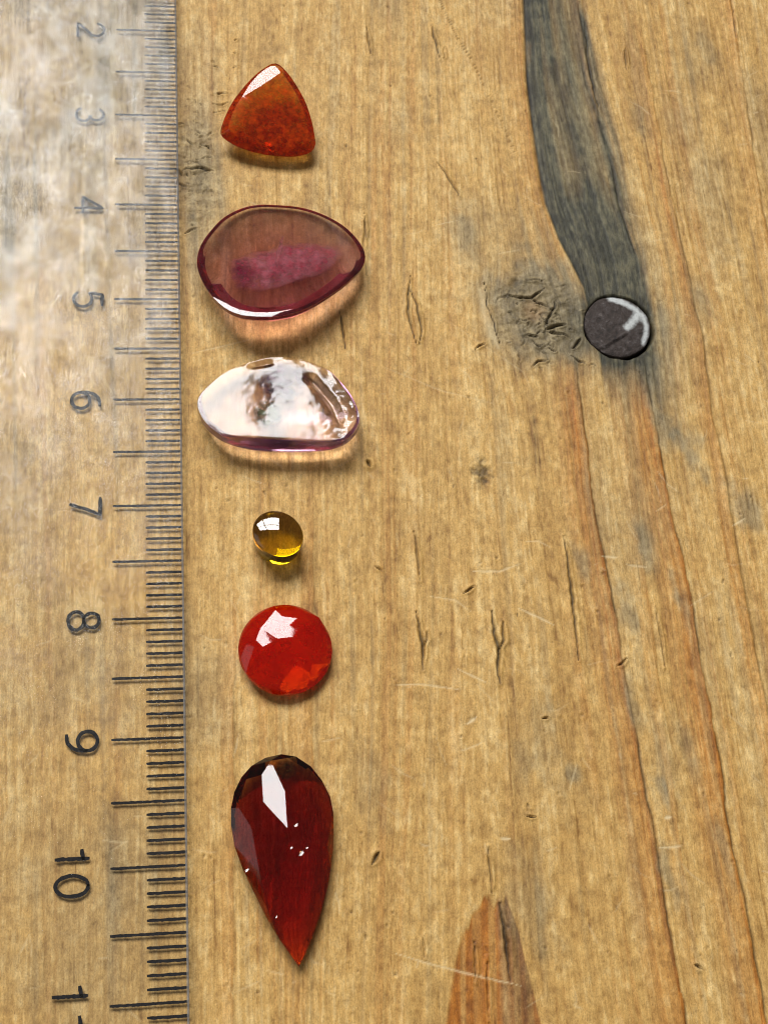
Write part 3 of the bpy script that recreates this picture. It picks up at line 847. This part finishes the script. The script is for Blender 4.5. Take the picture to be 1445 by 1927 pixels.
# 1 -- orange trillion, its broad face up, resting on its pointed underside
def build_trillion():
    z = zoomed([(645, 213), (720, 270), (790, 368), (850, 480), (890, 600), (910, 700), (917, 765), (890, 812), (835, 836), (740, 847), (600, 835), (480, 810), (380, 775), (300, 728),
                (272, 688), (290, 610), (340, 500), (400, 412), (480, 320), (560, 252)], 340, 60, 3.6125)
    rim = tilted(smooth_loop(z, 72), 2.3, -30, -.21)
    c = rim.mean(0)
    def sc_(s, dz, sh=(0, 0)):
        r = c + (rim - c) * s; r[:, 2] += dz
        return r
    low = lambda s, zf: np.stack([(c + (rim - c) * s)[:, 0], (c + (rim - c) * s)[:, 1] + .1, rim[:, 2] * zf], 1)
    rings = [low(.20, .015), low(.55, .30), low(.86, .74), sc_(.98, -.22), rim, sc_(.97, .06), sc_(.84, .38), sc_(.82, .39), sc_(.5, .42), sc_(.25, .425)]
    V, F = stack(rings)
    # the broad facet ground across the upper corner
    bm = bmesh.new(); bv = [bm.verts.new(tuple(v)) for v in V]
    for f in F: bm.faces.new([bv[i] for i in f])
    bmesh.ops.recalc_face_normals(bm, faces=bm.faces)
    q = at(340 + 556 / 3.6125, 60 + 362 / 3.6125, 3.0)
    q[2] = c[2] + .40 - .21 * (c[1] - q[1])
    r = bmesh.ops.bisect_plane(bm, geom=bm.verts[:] + bm.edges[:] + bm.faces[:], dist=1e-5, plane_co=tuple(q), plane_no=(-.13, -.02, 1), clear_outer=True)
    bmesh.ops.contextual_create(bm, geom=[e for e in r['geom_cut'] if isinstance(e, bmesh.types.BMEdge)])
    bm.verts.index_update()
    V = np.array([tuple(v.co) for v in bm.verts]); F = [[v.index for v in f.verts] for f in bm.faces]; bm.free()
    m = gem_material('hessonite', 1.52, (.10, .5, 1.9), .11, body=(lin(122, 16, 0), lin(232, 84, 16), 1.9), body_fac=(.22, .66), bump=(.6, .02, .15), sss=(.0012, .0004, .0001))
    o, cc = place('trillion', 'gemstone', V, F, m, 'cloudy orange rounded-triangle gemstone at the top of the row', 'gemstone', 9)
build_trillion()

# 2 -- pink-brown drop with a bevelled rim, flat face up
def build_drop():
    z = zoomed([(620, 130), (800, 145), (950, 188), (1100, 268), (1205, 370), (1254, 470), (1232, 560), (1150, 642), (1060, 712), (920, 800), (780, 862), (620, 890), (460, 886), (350, 858),
                (250, 790), (170, 685), (122, 580), (112, 500), (140, 400), (210, 300), (300, 212), (420, 152), (520, 131)], 340, 350, 3.6125)
    rim = tilted(smooth_loop(z, 96), 1.95, -46, .235)
    c = rim.mean(0)
    def sc_(s, dz):
        r = c + (rim - c) * [s, s, 1]; r[:, 2] = c[2] + (r[:, 2] - c[2]) * s + dz; return r
    rings = []
    for a in (10, 24, 38, 52, 64, 75, 84):
        s = math.sin(math.radians(a)); zz = 1 - math.cos(math.radians(a)) * .985
        r = c + (rim - c) * [s, s, 1]; r[:, 2] = rim[:, 2] * zz * .93 * (1 - .0) ; r[:, 1] += .25 * (1 - s)
        rings.append(r)
    rings += [rim, sc_(.998, .05), sc_(.945, .13), sc_(.92, .14), sc_(.6, .15), sc_(.3, .155)]
    V, F = stack(rings)
    m = gem_material('pink_tourmaline', 1.6, (.035, .19, .135), .01, body=(lin(110, 40, 38), lin(200, 116, 106), .5), body_fac=(.0, .14), bump=(.5, .03, .08), sss=(.003, .001, .001))
    o, cc = place('drop', 'gemstone', V, F, m, 'large brownish-pink drop-shaped gemstone with inner-reflection darkness painted on its rim', 'gemstone', 10)
    rim_shade_m = gem_material('drop_rim_shade', 1.6, (.3, .9, .8), .02, body=(lin(62, 14, 20), lin(110, 34, 40), .8), body_fac=(.45, .8))  # bevel coloured dark to stand for total internal reflection
    o.data.materials.append(rim_shade_m)
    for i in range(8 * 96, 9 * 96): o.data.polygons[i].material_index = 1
    V_ = lambda *a: veil(o, cc, 340, 350, 3.6125, (2.10, -46, .235), *a)
    mag = veil_material('pink_core_reflection', lin(222, 96, 122), lin(250, 190, 200), 1.2, 1.0)  # pink core, its colour brightened to stand for the window's internal reflection
    V_([(330, 560), (420, 470), (600, 440), (740, 390), (960, 400), (1110, 450), (1040, 570), (880, 640), (700, 690), (540, 740), (400, 700)], .38, mag, 11)
    V_([(600, 560), (660, 440), (820, 390), (960, 410), (1000, 500), (900, 580), (760, 610)], .3, mag, 13)
    V_([(330, 560), (380, 490), (470, 500), (520, 600), (480, 690), (390, 710), (340, 640)], .3, veil_material('plum_veil', lin(110, 20, 60), lin(210, 90, 130), 1.6, .8), 15)
    V_([(640, 560), (648, 470), (684, 345), (706, 350), (684, 470), (660, 565)], .22, veil_material('pale_veil', lin(220, 130, 140), lin(255, 210, 210), 2, .8), 19)
    return o
build_drop()

# 3 -- half-oval slice with a wet-looking broken face, straight cut side toward the viewer
def build_slice():
    S, OX, OY = 3.6125, 340, 630
    z = zoomed([(480, 186), (620, 154), (760, 160), (880, 185), (1000, 240), (1100, 335), (1180, 450), (1214, 560), (1190, 640), (1130, 706), (1050, 726), (860, 722), (670, 712), (480, 700), (310, 692),
                (225, 645), (160, 580), (121, 500), (124, 430), (170, 368), (280, 272), (380, 220)], OX, OY, S)
    z0, slope = 2.6, .085
    rim = tilted(smooth_loop(z, 120), z0, -61, slope)
    low = tilted(smooth_loop(zoomed([(480, 190), (620, 158), (760, 163), (880, 190), (1000, 245), (1102, 345), (1185, 460), (1222, 570), (1205, 650), (1140, 730), (1040, 775), (860, 793), (670, 794), (480, 780), (310, 735),
                (215, 675), (150, 600), (117, 510), (118, 430), (165, 368), (276, 274), (378, 222)], OX, OY, S), 120), z0 - 1.05, -61, slope)
    c = low.mean(0)
    rings = []
    for a in (12, 28, 42, 55, 66, 77):
        s = math.sin(math.radians(a)); zz = 1 - math.cos(math.radians(a))
        r = c + (low - c) * [s, s, 1]; r[:, 2] = low[:, 2] * zz; r[:, 1] += .35 * (1 - s)
        rings.append(r)
    rings.append(low); rings.append(rim)
    ct = rim.mean(0)
    # broken top: rings shrink to the centre, height by noise with a hollow and a chipped groove
    hx, hy = at(OX + 650 / S, OY + 400 / S, z0)[:2]
    h2x, h2y = at(OX + 590 / S, OY + 560 / S, z0)[:2]
    groove = ats(zoomed([(895, 300), (960, 380), (1030, 470), (1075, 590)], OX, OY, S), z0)
    notch = ats(zoomed([(500, 200), (560, 190), (600, 180)], OX, OY, S), z0)
    def pl(p, L):
        d = 9
        for a, b in zip(L[:-1], L[1:]):
            ab = (b - a)[:2]; t = min(1, max(0, (p - a[:2]) @ ab / (ab @ ab))); d = min(d, np.linalg.norm(p - a[:2] - t * ab))
        return d
    for s in np.concatenate([[.985], np.linspace(.955, .02, 52)]):
        r = ct + (rim - ct) * [s, s, s]
        x, y = r[:, 0], r[:, 1]
        fall = min(1, (1 - s) / .05)
        dz = (fbm(x * .45, y * .6, 301, 2) - .5) * .06 + (fbm(x * 2.2, y * 2.2, 303, 3) - .5) * .03
        rough = np.clip(sst(11.5, 15, x) + sst(-58.2, -56.2, y) * sst(6, 9, x), 0, 1)
        dz += (fbm(x * 1.6, y * 1.6, 305, 4) - .5) * .30 * rough
        dz -= .17 * np.exp(-(np.hypot((x - hx) / 1.7, (y - hy) / 1.6)) ** 2) + .09 * np.exp(-(np.hypot((x - h2x) / 1.3, (y - h2y) / 1.1)) ** 2)
        for i in range(len(r)):
            p = r[i, :2]
            dz[i] -= .42 * math.exp(-(pl(p, groove) / .38) ** 2) + .3 * math.exp(-(pl(p, notch) / .22) ** 2)
        r = r.copy(); r[:, 2] += dz * fall + .03 * fall
        rings.append(r)
    V, F = stack(rings)
    m = gem_material('pale_tourmaline', 1.52, (.02, .07, .035), .13, bump=(2.4, .02, .3))
    o, cc = place('slice', 'gemstone', V, F, m, 'glossy pale pink half-oval gemstone with a broken wet-looking face and straight side', 'gemstone', 40)
    V_ = lambda *a: veil(o, cc, OX, OY, S, (2.6, -61, .085), *a)
    V_([(500, 300), (580, 220), (700, 190), (820, 220), (880, 310), (830, 420), (700, 490), (560, 440)], .75, veil_material('purple_veil', lin(64, 30, 60), lin(150, 104, 130), 1.2, 1.0), 31)
    V_([(480, 560), (540, 470), (660, 460), (720, 540), (660, 630), (540, 640)], .6, veil_material('green_veil', lin(60, 66, 40), lin(140, 150, 104), 1.2, 1.0), 33)
build_slice()

# 4 -- small yellow-brown oval cabochon
def build_cabochon():
    S, OX, OY = 6.02, 420, 920
    z = []
    ctr, rx, ry, ro = (622, 512), 298, 248, math.radians(28)
    for k in range(24):
        a = 2 * math.pi * k / 24
        u, v = rx * math.cos(a), ry * math.sin(a)
        z.append((ctr[0] + u * math.cos(ro) - v * math.sin(ro), ctr[1] + u * math.sin(ro) + v * math.cos(ro)))
    gz = 2.35
    rim = tilted(smooth_loop(zoomed(z, OX, OY, S), 80), gz, -73, .03)
    c = rim.mean(0)
    rings = []
    for s, zz in ((.90, .02), (.925, .10), (.955, .55), (.98, 1.1), (.995, 1.7), (1.0, 2.15)):
        r = c + (rim - c) * [s, s, 0]; r[:, 2] = zz + (rim[:, 2] - gz) * zz / gz; rings.append(r)
    rings.append(rim)
    for a in range(6, 90, 6):
        s = math.cos(math.radians(a)); h = .52 * math.sin(math.radians(a))
        r = c + (rim - c) * [s, s, s]; r[:, 2] += h; rings.append(r)
    V, F = stack(rings)
    m = gem_material('golden_tourmaline', 1.63, (.085, .16, 1.1), .0)
    place('cabochon', 'gemstone', V, F, m, 'small olive-yellow oval cabochon, smallest stone of the row', 'gemstone', 50)
build_cabochon()

# 5 -- round red rose cut
def build_rose():
    S, OX, OY = 5.161, 400, 1100
    gz = .95
    ctr = at(OX + 708 / S, OY + 632 / S, gz); R = at(OX + 1162 / S, OY + 632 / S, gz)[0] - ctr[0]
    V = []
    ro = math.radians(4)
    for k in range(60):
        a = 2 * math.pi * k / 60
        V.append((ctr[0] + R * math.cos(a), ctr[1] + R * math.sin(a), gz))
        V.append((ctr[0] + .93 * R * math.cos(a), ctr[1] + .93 * R * math.sin(a), .04))
    rs = random.Random(8)
    for n, r, h, off in ((8, .25, 1.985, 0), (16, .47, 1.86, .5), (16, .67, 1.69, 0), (16, .85, 1.45, .5), (16, .95, 1.22, 0)):
        for k in range(n):
            a = 2 * math.pi * (k + off) / n + ro + rs.gauss(0, .07)
            rr = R * r * (1 + rs.gauss(0, .03))
            V.append((ctr[0] + rr * math.cos(a), ctr[1] + rr * math.sin(a), h + rs.gauss(0, .038)))
    V.append((ctr[0] - .12, ctr[1] + .1, 2.03))
    V, F = hull(V)
    m = gem_material('carnelian', 1.54, (.05, .9, 2.2), .01, body=(lin(180, 6, 0), lin(232, 36, 0), .25), body_fac=.36, sss=(.0028, .0003, .0001))
    place('rose_cut', 'gemstone', V, F, m, 'round bright red rose-cut gemstone with a faceted dome', 'gemstone')
build_rose()

# 6 -- long dark red pear, rose cut
def build_pear():
    S, OX, OY = 4.283, 380, 1390
    out = [(640, 125), (760, 145), (880, 225), (970, 340), (1035, 470), (1060, 600), (1062, 740), (1058, 880), (1040, 1040), (1010, 1200), (965, 1380), (900, 1570), (830, 1740), (782, 1835),
           (710, 1735), (620, 1610), (520, 1440), (420, 1240), (330, 1050), (265, 870), (236, 700), (236, 560), (262, 430), (320, 310), (400, 220), (510, 155)]
    gz = 1.3
    g = np.array([at(OX + a / S, OY + b / S, gz) for a, b in out])
    c = np.array([*g.mean(0)[:2], 0])
    V = [tuple(p) for p in g]
    for k, p in enumerate(g):                        # undercut at the round end, nearly upright toward the tip
        f = .72 if (k < 3 or k > 22) else .84 if k > 17 else .96
        V.append((*(c + (p - c) * f)[:2], .04))
    D = at(OX + 690 / S, OY + 720 / S, 3.1)
    tl, az = math.tan(math.radians(12.5)), math.radians(16)
    def on_white(x, y):                             # the facet that faces the window
        q = at(OX + x / S, OY + y / S, 2.6)
        return 3.1 - tl * ((q[0] - D[0]) * -math.sin(az) + (q[1] - D[1]) * math.cos(az))
    inner = [(x, y, on_white(x, y)) for x, y in ((555, 178), (482, 292), (495, 510), (690, 720), (668, 420))]
    inner += [(785, 270, 2.0), (985, 490, 1.75), (832, 830, 3.02), (748, 990, 3.12), (465, 1080, 2.55), (300, 560, 1.8), (715, 1330, 2.72), (350, 330, 1.6), (900, 330, 1.65),
              (1010, 860, 1.85), (930, 1180, 2.0), (770, 1700, 1.5), (330, 880, 1.85), (520, 1350, 1.9), (640, 1540, 1.6), (880, 1450, 1.65),
              (610, 900, 2.98), (840, 1110, 2.72), (600, 1190, 2.72), (810, 1320, 2.42), (700, 1530, 2.15), (560, 1000, 2.80), (400, 720, 2.35), (900, 640, 2.5)]
    V += [tuple(at(OX + a / S, OY + b / S, h)) for a, b, h in inner]
    V, F = hull(V)
    m = gem_material('garnet', 1.54, (.25, 1.0, 2.0), .0, body=(lin(70, 4, 0), lin(140, 30, 4), .5), body_fac=(.0, .06), sss=(.002, .0003, .0001))
    o, cc = place('pear', 'gemstone', V, F, m, 'long dark red pear-shaped faceted gemstone at the foot of the row', 'gemstone')
    for k, (x, y, h, sz) in enumerate(((756, 700, 3.06, .30), (800, 925, 3.05, .42), (850, 880, 3.0, .2), (722, 880, 3.12, .2), (362, 1062, 2.1, .34), (600, 1437, 2.2, .2))):
        chip(o, cc, OX + x / S, OY + y / S, h, sz * .8, m, 40 + k)
    veil(o, cc, OX, OY, S, (2.0, at(0, 1450)[1], .0), [(560, 240), (640, 180), (740, 190), (770, 260), (700, 350), (620, 330)], .5, veil_material('dark_facet_reflection', lin(20, 26, 18), lin(96, 100, 78), 2.0, .9), 51)  # dark reflection in the top facet, imitated by grey-green colour
build_pear()
